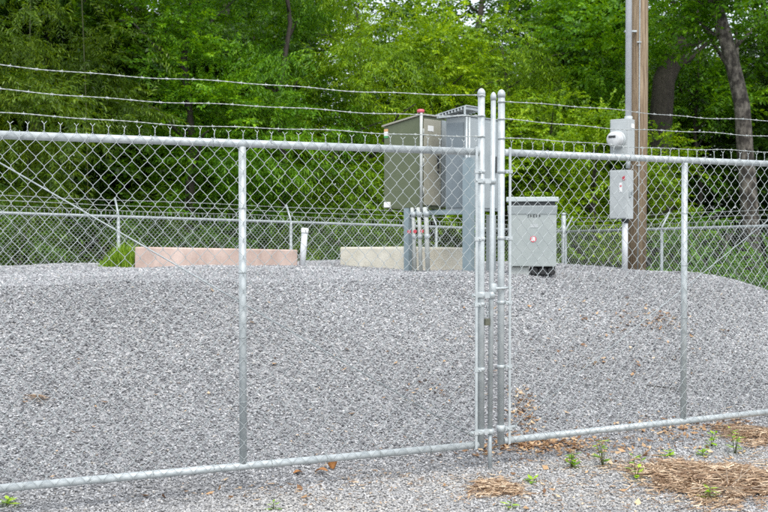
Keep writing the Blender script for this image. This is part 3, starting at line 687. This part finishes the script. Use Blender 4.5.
def crown(lobes, dens, kind, seed, scale=1.0, gap=-.25, tint0=0.0, inner=.45):
    r = np.random.default_rng(seed); C, Dn = [], []
    for (cx, cy, cz, rx, ry, rz_) in lobes:
        area = 4 * math.pi * ((rx * ry) ** 1.6 / 3 + (rx * rz_) ** 1.6 / 3 + (ry * rz_) ** 1.6 / 3) ** (1 / 1.6)
        n = int(area * dens)
        d = r.normal(size=(n, 3)); d /= np.linalg.norm(d, axis=1)[:, None]
        rad = (inner + (1 - inner) * r.uniform(0, 1, n) ** .6) * (1 + .30 * fnoise(d, 3.1, seed + cx))
        p = np.stack([cx + d[:, 0] * rad * rx, cy + d[:, 1] * rad * ry, cz + d[:, 2] * rad * rz_], 1)
        per = 13; m_ = max(4, int(n * .8 / per))              # leaf tufts with open gaps between them
        ti = r.choice(n, m_); tsz = r.uniform(.20, .42, m_)
        ii_ = np.repeat(np.arange(m_), per); e = r.normal(size=(m_ * per, 3)); e /= np.linalg.norm(e, axis=1)[:, None]; e[:, 2] = np.abs(e[:, 2]) * .9 - .25
        pt = p[ti][ii_] + e * tsz[ii_, None] * r.uniform(.35, 1, (m_ * per, 1)) * np.array([1, 1, .55]); dt = d[ti][ii_] * .55 + e
        dt /= np.linalg.norm(dt, axis=1)[:, None]
        lo_ = r.choice(n, int(n * .22))
        C += [pt, p[lo_]]; Dn += [dt, d[lo_]]
    C = np.concatenate(C); Dn = np.concatenate(Dn)
    k = (fnoise(C, 2.2, seed) > gap) & (fnoise(C, .95, seed + 5.1) > -.42) & (C[:, 2] > .05); C, Dn = C[k], Dn[k]; n = len(C)
    ax = Dn + r.normal(size=(n, 3)) * .45; ax[:, 2] = ax[:, 2] * .6 + (.12 if kind != 'narrow' else -.15); ax /= np.linalg.norm(ax, axis=1)[:, None]
    up = np.array([0, 0, 1.]) + r.normal(size=(n, 3)) * .35
    yv = np.cross(up, ax); yv /= np.linalg.norm(yv, axis=1)[:, None] + 1e-9; zv = np.cross(ax, yv)
    sc = scale * r.uniform(.7, 1.25, n); which = r.integers(0, 7, n)
    cl = np.clip(.5 + .5 * fnoise(C, 1.3, seed + 3.3) + tint0, 0, 1)
    VV, TT = [], []
    for w in range(7):
        i = np.where(which == w)[0]
        if not len(i): continue
        tv, tt = TEMPL[kind][w]
        loc = tv[None] * sc[i, None, None]
        g = C[i, None] + loc[..., :1] * ax[i, None] + loc[..., 1:2] * yv[i, None] + loc[..., 2:3] * zv[i, None]
        VV.append(g.reshape(-1, 3)); TT.append(np.clip(.55 * tt[None] + .45 * cl[i, None] + r.normal(size=(len(i), 1)) * .1, 0, 1).reshape(-1))
    VV = np.concatenate(VV); TT = np.concatenate(TT)
    return VV, np.arange(len(VV)).reshape(-1, 4), TT
CROWNMESH = {}
def crown_lobes(h, r_, z0, seed, n=9):
    q = random.Random(seed); out = []
    for i in range(n):
        t = (i + .5) / n; z = z0 + (h - z0) * t; rr_ = r_ * (0.62 + .38 * math.sin(math.pi * min(1, .18 + .82 * t)))
        a_ = q.uniform(0, 6.28); d = rr_ * q.uniform(.15, .5); s = q.uniform(.5, .8)
        out.append((d * math.cos(a_), d * math.sin(a_), z, rr_ * s, rr_ * s, rr_ * s * q.uniform(.55, .85)))
    return out
def limbs(mb, h, r0, seed, n=7, zlo=.25, spread=.5, path=None, taper=.82):
    q = random.Random(seed)
    if path is None:
        path = [Vector((0, 0, -.3))]
        for i in range(1, 6): path.append(Vector((q.uniform(-.1, .1) * i * .6, q.uniform(-.1, .1) * i * .6, h * .92 * i / 5)))
    rad = [r0 * (1 - (taper if len(path) < 7 else .35) * i / (len(path) - 1)) + .008 for i in range(len(path))]
    mb.tube(path, rad, 10)
    for i in range(n):
        t = zlo + (1 - zlo) * (i + q.random()) / n * .95; f = t * (len(path) - 1); k = min(int(f), len(path) - 2)
        p = path[k].lerp(path[k + 1], f - k); a_ = q.uniform(0, 6.28); Ln = spread * q.uniform(.6, 1.2) * (1.25 - t * .6)
        d = Vector((math.cos(a_), math.sin(a_), q.uniform(.4, 1.0)))
        pts_ = [p, p + d * Ln * .4, p + d * Ln * .75 + Vector((0, 0, .05 * Ln)), p + d * Ln + Vector((q.uniform(-.1, .1), q.uniform(-.1, .1), -.05 * Ln))]
        rr_ = r0 * (1 - t) * .5 + .012; mb.tube(pts_, [rr_, rr_ * .7, rr_ * .45, rr_ * .2], 6)
def tree(name, label, cat, px, D, h, r_, mat, kind, seed, z0=.4, dens=34, bark='bark_dark', trunk_r=.10, scale=1.0, gap=-.3, group=None, nl=9, key=None, tint0=0, path=None, lobes=None, rz=0, canes=0, sc3=1):
    x = (px - 384) / F * D; y = D
    t = empty(name, (x, y, gz(x, y)), rz, label=label, cat=cat, group=group)
    if sc3 != 1: t.scale = (sc3,) * 3
    if key and key in CROWNMESH:
        for nm, me in CROWNMESH[key]:
            o = bpy.data.objects.new(nm, me); col.objects.link(o); o.parent = t
        return t
    tb = MB()
    if canes:
        q = random.Random(seed)
        for k in range(canes):
            a_ = q.uniform(0, 6.28); d = q.uniform(0, r_ * .6); bx, by = d * math.cos(a_), d * math.sin(a_); ln = q.uniform(.1, .35) * r_
            tb.tube([(bx, by, -.2), (bx * 1.1, by * 1.1, h * .4), (bx * 1.25 + ln * .4 * math.cos(a_), by * 1.25 + ln * .4 * math.sin(a_), h * .75), (bx * 1.3 + ln * math.cos(a_), by * 1.3 + ln * math.sin(a_), h * .97)], [.011, .010, .008, .004], 6)
        to = tb.build('canes', M['cane'], t)
    else:
        limbs(tb, h, trunk_r, seed, 8, .2 if z0 < 1 else .45, r_ * .9, path); to = tb.build('trunk', M[bark], t)
    VV, QQ, TT = crown(lobes or crown_lobes(h, r_, z0, seed, nl), dens, kind, seed, scale, gap, tint0)
    co = npmesh('crown', VV, QQ, M[mat], t, TT)
    if key: CROWNMESH[key] = [('trunk', to.data), ('crown', co.data)]
    return t
# left: bamboo and dark trees
tree('bamboo_clump', 'drooping olive bamboo clump at the far left edge of the wood', 'bamboo', 15, 17.0, 8.2, 1.5, 'leaf_olive', 'narrow', 3, .2, 58, canes=2, gap=-.05, scale=.72)
tree('bamboo_clump', 'thin dark olive bamboo clump second from the left edge', 'bamboo', 105, 18.4, 8.8, 1.35, 'leaf_olive', 'narrow', 9, .4, 52, canes=1, gap=.05, tint0=-.25, scale=.72)
tree('broadleaf_tree', 'deep green leafy tree left of the middle behind the pinkish block', 'tree', 190, 19.6, 8.6, 1.9, 'leaf_mid', 'fine', 14, .3, 44, gap=-.05, tint0=-.15)
tree('broadleaf_tree', 'lively green tree with hanging sprays above the gap between the concrete blocks', 'tree', 283, 20.5, 7.6, 1.8, 'leaf_mid', 'narrow', 21, .2, 52, gap=-.12, tint0=.1, scale=.78)
# centre bright mass
tree('leafy_shrub', 'bright yellow green bush rising directly left of the olive cabinet', 'shrub', 352, 21.4, 6.6, 1.9, 'leaf_bright', 'narrow', 33, .2, 54, gap=-.12, tint0=-.12, scale=.76)
tree('leafy_shrub', 'tallest bright yellow green bush with rounded top behind the olive cabinet', 'shrub', 432, 22.6, 6.5, 2.2, 'leaf_bright', 'fine', 35, .2, 50, gap=-.2, tint0=.18)
tree('leafy_shrub', 'bright green bush behind the gate posts and grey cabinet', 'shrub', 505, 23.6, 6.3, 1.9, 'leaf_bright', 'narrow', 38, .2, 54, gap=-.12, tint0=-.3, scale=.76)
# low shrubs right
tree('leafy_shrub', 'low light green shrub over the grey lidded cabinet', 'shrub', 545, 22.4, 4.3, 1.5, 'leaf_bright', 'fine', 41, .2, 48, gap=-.2, tint0=.08, nl=7)
tree('leafy_shrub', 'low light green shrub left of the wooden pole', 'shrub', 598, 21.8, 4.1, 1.45, 'leaf_bright', 'fine', 45, .2, 48, gap=-.2, nl=7, tint0=.15)
tree('leafy_shrub', 'low light green shrub peeking out right of the wooden pole', 'shrub', 650, 22.5, 3.8, 1.1, 'leaf_bright', 'fine', 47, .2, 44, gap=-.25, nl=6, tint0=-.1)
# right trees
def pxpath(pxs, D, x0, y0, base):
    return [Vector((at(a_, b_, D + e_).x - x0, D + e_ - y0, at(a_, b_, D).z - base)) for a_, b_, e_ in pxs]
D_ = 24.5; x_ = (664 - 384) / F * D_; b_ = gz(x_, D_)
tree('broadleaf_tree', 'dark thick trunked tree leaning right beyond the wooden pole', 'tree', 664, D_, 8.5, 2.2, 'leaf_mid', 'broad', 52, 4.6, 26, trunk_r=.30, path=pxpath([(660, 262, 0), (661, 200, 0), (660, 130, 0), (664, 80, 0), (680, 40, .1), (696, 0, .2), (708, -60, .4)], D_, x_, D_, b_), lobes=[(-1.9, .6, 5.6, 1.5, 1.6, .8), (-1.2, 1.2, 6.9, 1.8, 1.7, .9), (2.0, 1.6, 5.4, 1.0, 1.0, .6), (1.6, 1, 8.2, 2.2, 2, 1.0), (-1.2, .6, 8.4, 2.2, 2, 1.0), (-1.3, .2, 4.2, .9, .9, .45)], gap=-.1)
D_ = 21.5; x_ = (750 - 384) / F * D_; b_ = gz(x_, D_)
tree('broadleaf_tree', 'mottled pale barked tree standing at the right behind the fence', 'tree', 750, D_, 9, 2.2, 'leaf_mid', 'broad', 58, 5, 26, bark='bark_pale', trunk_r=.18, path=pxpath([(753, 275, 0), (749, 200, 0), (745, 150, 0), (742, 105, 0), (734, 70, 0), (724, 32, 0), (714, 0, .1), (704, -60, .3)], D_, x_, D_, b_), lobes=[(-1.8, .4, 6.6, 1.6, 1.5, .8), (.4, .2, 6.0, 1.4, 1.4, .7), (.9, 1.2, 4.7, 1.0, 1.0, .5), (0, .3, 7.6, 2.2, 2, 1.0), (-2.6, 1.0, 5.9, 1.2, 1.2, .6)], gap=.0)
tree('slender_tree', 'slim dark stemmed sapling between the two big right hand trunks', 'tree', 697, 26, 7.6, 1.1, 'leaf_mid', 'broad', 61, 3.0, 22, trunk_r=.07, gap=.0)
tree('broadleaf_tree', 'tall mid green tree rising behind the low shrubs left of the pole', 'tree', 565, 27.0, 9.5, 2.7, 'leaf_mid', 'broad', 64, 2.0, 30, trunk_r=.18, gap=-.05)
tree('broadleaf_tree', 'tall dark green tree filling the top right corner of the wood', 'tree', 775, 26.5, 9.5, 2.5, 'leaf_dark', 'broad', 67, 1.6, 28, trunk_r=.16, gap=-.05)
# undergrowth along the right fence
for i, (px, D, h, r_, mt, lab) in enumerate(((688, 19.3, 1.75, .75, 'leaf_mid', 'low weedy undergrowth bush right of the pole behind the fence'), (728, 18.4, 1.7, .8, 'leaf_mid', 'low weedy undergrowth bush before the pale barked trunk'), (772, 17.2, 1.6, .8, 'leaf_mid', 'low weedy undergrowth bush at the right picture edge'), (612, 21.0, 1.5, .7, 'leaf_olive', 'brownish low bush between lidded cabinet and pole behind the fence'))):
    tree('undergrowth_bush', lab, 'bush', px, D, h, r_, mt, 'fine', 80 + i, .1, 44, trunk_r=.03, gap=-.2, nl=5, scale=.85, tint0=-.15)
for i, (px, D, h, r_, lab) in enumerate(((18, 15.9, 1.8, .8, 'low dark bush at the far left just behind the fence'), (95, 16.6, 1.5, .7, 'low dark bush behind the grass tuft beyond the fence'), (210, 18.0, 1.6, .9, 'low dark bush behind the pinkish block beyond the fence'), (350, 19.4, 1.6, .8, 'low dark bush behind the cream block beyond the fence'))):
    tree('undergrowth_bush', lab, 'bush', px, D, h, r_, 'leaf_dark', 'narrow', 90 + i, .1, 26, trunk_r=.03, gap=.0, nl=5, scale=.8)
# deep wood
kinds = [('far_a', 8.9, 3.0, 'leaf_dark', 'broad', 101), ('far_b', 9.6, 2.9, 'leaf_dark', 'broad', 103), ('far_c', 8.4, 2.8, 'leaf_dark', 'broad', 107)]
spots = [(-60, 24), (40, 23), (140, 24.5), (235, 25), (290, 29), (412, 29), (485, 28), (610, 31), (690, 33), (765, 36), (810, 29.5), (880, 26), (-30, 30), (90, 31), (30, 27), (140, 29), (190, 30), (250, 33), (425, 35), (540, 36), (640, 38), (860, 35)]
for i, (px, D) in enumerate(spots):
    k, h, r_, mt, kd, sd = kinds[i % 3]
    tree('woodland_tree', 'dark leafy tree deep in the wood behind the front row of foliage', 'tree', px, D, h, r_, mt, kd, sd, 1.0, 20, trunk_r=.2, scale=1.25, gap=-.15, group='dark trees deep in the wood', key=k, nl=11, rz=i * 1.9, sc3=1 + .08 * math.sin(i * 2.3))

# ------------------------------------------------------------------ small plants and litter
def sprout(px, py, h, n, label, seed, mat='leaf_weed', ll=.062):
    p = hit(px, py); q = random.Random(seed); p.z = gz(p.x, p.y)
    t = empty('weed_sprout', p, q.uniform(0, 6), label=label, cat='weed', group='weeds sprouting from the gravel')
    st_ = MB(); V_, Q_, T_ = [], [], []
    stems = max(1, n // 6)
    for s in range(stems):
        a_ = q.uniform(0, 6.28); le = h * q.uniform(.75, 1.0); lean = h * q.uniform(.05, .30)
        top = Vector((math.cos(a_) * lean, math.sin(a_) * lean, le))
        st_.tube([(0, 0, -.01), top * .5 + Vector((0, 0, .02 * h)), top], [.003, .0025, .0012], 5)
        m_ = max(5, n // stems)
        for k in range(m_):
            f = .15 + .85 * (k + .5) / m_; b_ = top * f; yaw = k * 2.4 + q.uniform(-.3, .3); L_ = ll * q.uniform(.7, 1.25) * (1.15 - .35 * f); w = L_ * .42; pt = q.uniform(-.1, .7)
            d = Vector((math.cos(yaw) * math.cos(pt), math.sin(yaw) * math.cos(pt), math.sin(pt))); sd = Vector((-math.sin(yaw), math.cos(yaw), 0)); up = d.cross(sd) * -1
            i0 = len(V_); V_ += [b_, b_ + d * L_ * .5 - sd * w / 2 + up * .004, b_ + d * L_ - Vector((0, 0, .15 * L_)), b_ + d * L_ * .5 + sd * w / 2 + up * .004]
            Q_.append((i0, i0 + 1, i0 + 2, i0 + 3)); T_ += [q.random()] * 4
    st_.build('stem', M['cane'], t)
    npmesh('leaves', np.array([tuple(v) for v in V_]), np.array(Q_), M[mat], t, np.array(T_))
W = [(572, 470, .13, 26, 'bushy little green weed just right of the drop rod'), (603, 468, .20, 24, 'tall two tiered bright weed below the right gate leaf'), (636, 480, .17, 16, 'bright weed at the left tip of the big straw patch'), (669, 458, .055, 9, 'tiny light weed above the big straw patch'), (703, 457, .055, 10, 'small flat weed between the taller sprouts at the right'), (711, 448, .12, 14, 'leafy weed just below the right end of the bottom rail'), (735, 455, .19, 22, 'tall dark topped weed beside the far right straw'), (709, 500, .08, 12, 'small green weed poking out of the big straw patch'), (6, 507, .05, 10, 'tiny weed in the lower left corner'), (274, 511, .05, 8, 'tiny weed at the bottom edge left of the middle'), (510, 509, .04, 7, 'tiny weed at the bottom edge below the small straw patch'), (533, 483, .03, 6, 'tiny weed right of the small straw patch')]
for i, w in enumerate(W): sprout(*w, seed=200 + i)
# grass tuft by the pink block
p = at(121, 268, 12.4); p.z = gz(p.x, p.y)
V_, Q_, T_ = [], [], []; q = random.Random(5)
for k in range(900):
    a_ = q.uniform(0, 6.28); d0 = q.random() ** .75 * .27; bx, by = d0 * math.cos(a_) * 1.0, d0 * math.sin(a_) * .7; L_ = q.uniform(.10, .24) + .75 * (bx + .2) * q.uniform(.4, 1); L_ = max(.05, L_ * (1.1 - 2.2 * d0)); le = q.uniform(.1, .55); w = q.uniform(.004, .008); yy = q.uniform(0, 6.28)
    dx_, dy_ = math.cos(yy), math.sin(yy); prev = None
    for s in range(4):
        f = s / 3; x = bx + dx_ * le * L_ * f * f; y = by + dy_ * le * L_ * f * f; z = L_ * (f - .25 * le * f * f) - .01; ww = w * (1 - .9 * f)
        i0 = len(V_); V_ += [(x - dy_ * ww, y + dx_ * ww, z), (x + dy_ * ww, y - dx_ * ww, z)]
        if prev is not None: Q_.append((prev, prev + 1, i0 + 1, i0))
        prev = i0
    T_ += [q.random()] * 8
o = npmesh('grass_tuft', np.array(V_), np.array(Q_), M['leaf_grass'], None, np.array(T_)); o.location = p
tag(o, 'shaggy green grass tuft at the left end of the pinkish concrete block', 'grass')

def straw(name, label, cx, cy, rx, ry, n, seed, hgt=.05, mat='straw', lmin=.04, lmax=.16, wmin=.0010, wmax=.0046):
    """flat dead stems and needles scattered over an ellipse given by pixel extents"""
    r = np.random.default_rng(seed); V_, Q_, T_ = [], [], []
    for k in range(n):
        a_ = r.uniform(0, 6.28); d = r.uniform(0, 1) ** .6
        if r.random() < .26: d *= r.uniform(1.0, 1.9)
        d *= 1 + .22 * math.sin(3 * a_ + seed) + .16 * math.sin(7 * a_ + 2 * seed)
        x, y = cx + math.cos(a_) * d * rx, cy + math.sin(a_) * d * ry
        z = gz(x, y) + .016 + max(0, hgt * (1 - d * d)) * r.uniform(.2, 1)
        yaw = r.normal() * .75 + .2 if r.random() < .75 else r.uniform(0, 6.28); L_ = r.uniform(lmin, lmax); w = r.uniform(wmin, wmax); c = r.normal() * .25; pz = r.normal() * .12; tt = r.beta(1.2, 1.2)
        prev = None
        for s in range(3):
            f = s / 2 - .5; yw = yaw + c * f; px_, py_ = x + math.cos(yw) * L_ * f, y + math.sin(yw) * L_ * f; zz_ = z + pz * L_ * f - .15 * L_ * f * f
            i0 = len(V_); sx, sy = -math.sin(yw) * w, math.cos(yw) * w; tl = r.normal() * .4 * w
            V_ += [(px_ + sx, py_ + sy, zz_ + tl), (px_ - sx, py_ - sy, zz_ - tl)]
            if prev is not None: Q_.append((prev, prev + 1, i0 + 1, i0))
            prev = i0
        T_ += [tt] * 6
    o = npmesh(name, np.array(V_), np.array(Q_), M[mat], None, np.array(T_))
    return tag(o, label, 'straw', kind='stuff')
def ell(px, py, wx, wy):
    c = hit(px, py); l_ = hit(px - wx, py); u_ = hit(px, py - wy); return c.x, c.y, abs(c.x - l_.x), abs(u_.y - c.y)
straw('pine_straw', 'large patch of brown dead straw on the gravel at the lower right', *ell(712, 481, 74, 17), 3800, 1, .045)
straw('pine_straw', 'small dark brown straw patch under the bottom rail at the far right', *ell(757, 437, 34, 9), 1500, 2, .03)
straw('pine_straw', 'small tan straw patch on the gravel below the drop rod', *ell(495, 490, 26, 8), 650, 3, .012, lmin=.03, lmax=.11)

straw('dead_weed_litter', 'small dark patch of dead weed on the gravel at the left', *ell(38, 401, 10, 3), 60, 12, .02, mat='straw', lmax=.08, wmax=.002)
straw('bark_debris', 'tiny tan twig and bark bits among the stones before the gate', *ell(560, 484, 330, 34), 1500, 8, .0, lmin=.008, lmax=.045, wmin=.0012, wmax=.004)

def leaves(name, spots_, seed, size=(.010, .032)):
    r = np.random.default_rng(seed); V_, Q_, T_ = [], [], []
    for (cx, cy, rx, ry, n) in spots_:
        for k in range(n):
            px, py = cx + r.normal() * rx * .5, cy + r.normal() * ry * .5
            p = hit(px, max(py, 285)); s = r.uniform(*size); w = s * r.uniform(.35, .6); yaw = r.uniform(0, 6.28); tx, ty = r.normal() * .35, r.normal() * .35
            m_ = np.array(Matrix.Rotation(yaw, 3, 'Z') @ Matrix.Rotation(tx, 3, 'X') @ Matrix.Rotation(ty, 3, 'Y'))
            q_ = np.array([(-s, 0, .1 * s), (0, -w, -.05 * s), (s, 0, .15 * s), (0, w, -.05 * s)]) @ m_.T + np.array([p.x, p.y, gz(p.x, p.y) + .018])
            i0 = len(V_); V_ += [tuple(v) for v in q_]; Q_.append((i0, i0 + 1, i0 + 2, i0 + 3)); T_ += [r.uniform(0, 1)] * 4
    o = npmesh(name, np.array(V_), np.array(Q_), M['leaf_brown'], None, np.array(T_))
    return tag(o, 'small dry brown leaves strewn over the gravel around the gate', 'leaf litter', kind='stuff')
leaves('leaf_litter', [(550, 447, 60, 8, 320), (690, 428, 90, 10, 120), (640, 450, 120, 20, 90), (720, 470, 80, 30, 70), (520, 443, 22, 7, 150), (565, 452, 90, 14, 90), (487, 452, 18, 8, 40), (525, 418, 18, 24, 110), (522, 400, 10, 20, 20), (655, 322, 40, 14, 80), (620, 325, 90, 30, 60), (600, 360, 120, 40, 50), (690, 430, 50, 5, 46), (640, 440, 60, 6, 24), (660, 440, 120, 30, 30), (300, 380, 260, 70, 30), (430, 390, 30, 14, 16), (420, 330, 200, 40, 16), (640, 380, 120, 50, 26), (90, 440, 120, 40, 12), (230, 495, 250, 16, 26), (560, 495, 120, 14, 24)], 4)
def bigleaf(px, py, s, label, tilt, yaw, seed):
    p = hit(px, py); q = random.Random(seed); V_, F_ = [], []
    n = 8; me = MB()
    for i in range(n + 1):
        f = i / n; w = s * .36 * math.sin(math.pi * min(1, f * .93 + .04)) ** .8
        for sg in (-1, 0, 1): me.v.append((sg * w, .10 * s * math.sin(f * 4) + abs(sg) * w * .35, (f - .05) * s))
    for i in range(n):
        for j in range(2):
            a_ = i * 3 + j; me.f.append((a_, a_ + 1, a_ + 4, a_ + 3)); me.sm.append(True)
    o = me.build('fallen_leaf', M['dryleaf'], None)
    so = o.modifiers.new('thick', 'SOLIDIFY'); so.thickness = .0012
    o.location = (p.x, p.y, gz(p.x, p.y) + .012); o.rotation_euler = (tilt, 0, yaw)
    return tag(o, label, 'leaf')
M['dryleaf'] = surf('curled_dry_leaf', (0.30, 0.12, 0.03), (0.48, 0.22, 0.07), 30, 0.6)
bigleaf(333, 471, .085, 'orange brown leaf standing upright against the left bottom rail', R(8), R(20), 1)
bigleaf(316, 474, .08, 'curled brown leaf lying left of the upright orange leaf', R(78), R(70), 2)
bigleaf(302, 475, .06, 'smaller brown leaf lying farthest left by the bottom rail', R(84), R(-60), 3)
# dead twig over the straw
p = hit(728, 492); t = MB(); q = random.Random(9)
def tw(a, d, L_, r_, lv):
    pts_ = [a]; dd = Vector(d).normalized()
    for k in range(5):
        dd = (dd + Vector((q.uniform(-.25, .25), q.uniform(-.25, .25), q.uniform(-.12, .10)))).normalized(); pts_.append(pts_[-1] + dd * L_ / 5)
    t.tube(pts_, [r_ * (1 - .13 * k) for k in range(6)], 5)
    if lv:
        for k in (1, 2, 3, 4): tw(pts_[k], dd + Vector((q.uniform(-.9, .9), q.uniform(-.9, .9), q.uniform(.0, .6))), L_ * .45, r_ * .6, lv - 1)
tw(Vector((-.22, -.05, .03)), (1, .25, .12), .55, .0035, 2)
tw(Vector((.0, .0, .02)), (.1, .1, 1), .20, .003, 1)
o = t.build('dead_twig', M['twig'], None); o.location = (p.x, p.y, gz(p.x, p.y)); tag(o, 'bleached branching dead twig lying over the big straw patch', 'twig')

p = hit(662, 388); t = MB(); q = random.Random(31)
tw(Vector((-.16, 0, .02)), (1, -.1, .05), .36, .004, 1)
o = t.build('dead_twig', M['bark_dark'], None); o.location = (p.x, p.y, gz(p.x, p.y)); tag(o, 'dark thin dead twig lying on the gravel mound left of the right leaf middle post', 'twig')
# ------------------------------------------------------------------ light
w = bpy.data.worlds.new('World'); scn.world = w; w.use_nodes = True; nt = w.node_tree; nt.nodes.clear()
sky = nt.nodes.new('ShaderNodeTexSky'); sky.sky_type = 'NISHITA'; sky.sun_disc = False
EL, AZ = R(56), R(167)          # azimuth measured clockwise from +Y
sky.sun_elevation = EL; sky.sun_rotation = AZ; sky.air_density = 1.0; sky.dust_density = 2.0; sky.ozone_density = 1.0
bg = nt.nodes.new('ShaderNodeBackground'); bg.inputs['Strength'].default_value = 0.14; wo = nt.nodes.new('ShaderNodeOutputWorld')
ov = nt.nodes.new('ShaderNodeMix'); ov.data_type = 'RGBA'; ov.inputs['Factor'].default_value = 0.62; ov.inputs['B'].default_value = (6.6, 6.9, 7.2, 1)   # thin even cloud over the blue
nt.links.new(sky.outputs['Color'], ov.inputs['A']); nt.links.new(ov.outputs['Result'], bg.inputs['Color']); nt.links.new(bg.outputs['Background'], wo.inputs['Surface'])
sd = bpy.data.lights.new('sun', 'SUN'); sd.energy = 1.45; sd.angle = R(34); sd.color = (1.0, 0.97, 0.92)
so = bpy.data.objects.new('sun', sd); col.objects.link(so)
dirv = Vector((math.sin(AZ) * math.cos(EL), math.cos(AZ) * math.cos(EL), math.sin(EL)))
so.rotation_euler = dirv.to_track_quat('Z', 'Y').to_euler()
vs_ = scn.view_settings; vs_.view_transform = 'Standard'; vs_.look = 'None'; vs_.gamma = 1; vs_.use_curve_mapping = False
vs_.exposure = 0.97
scn.cycles.max_bounces = 8; scn.cycles.diffuse_bounces = 3; scn.cycles.glossy_bounces = 3; scn.cycles.transmission_bounces = 4
scn.cycles.use_denoising = False
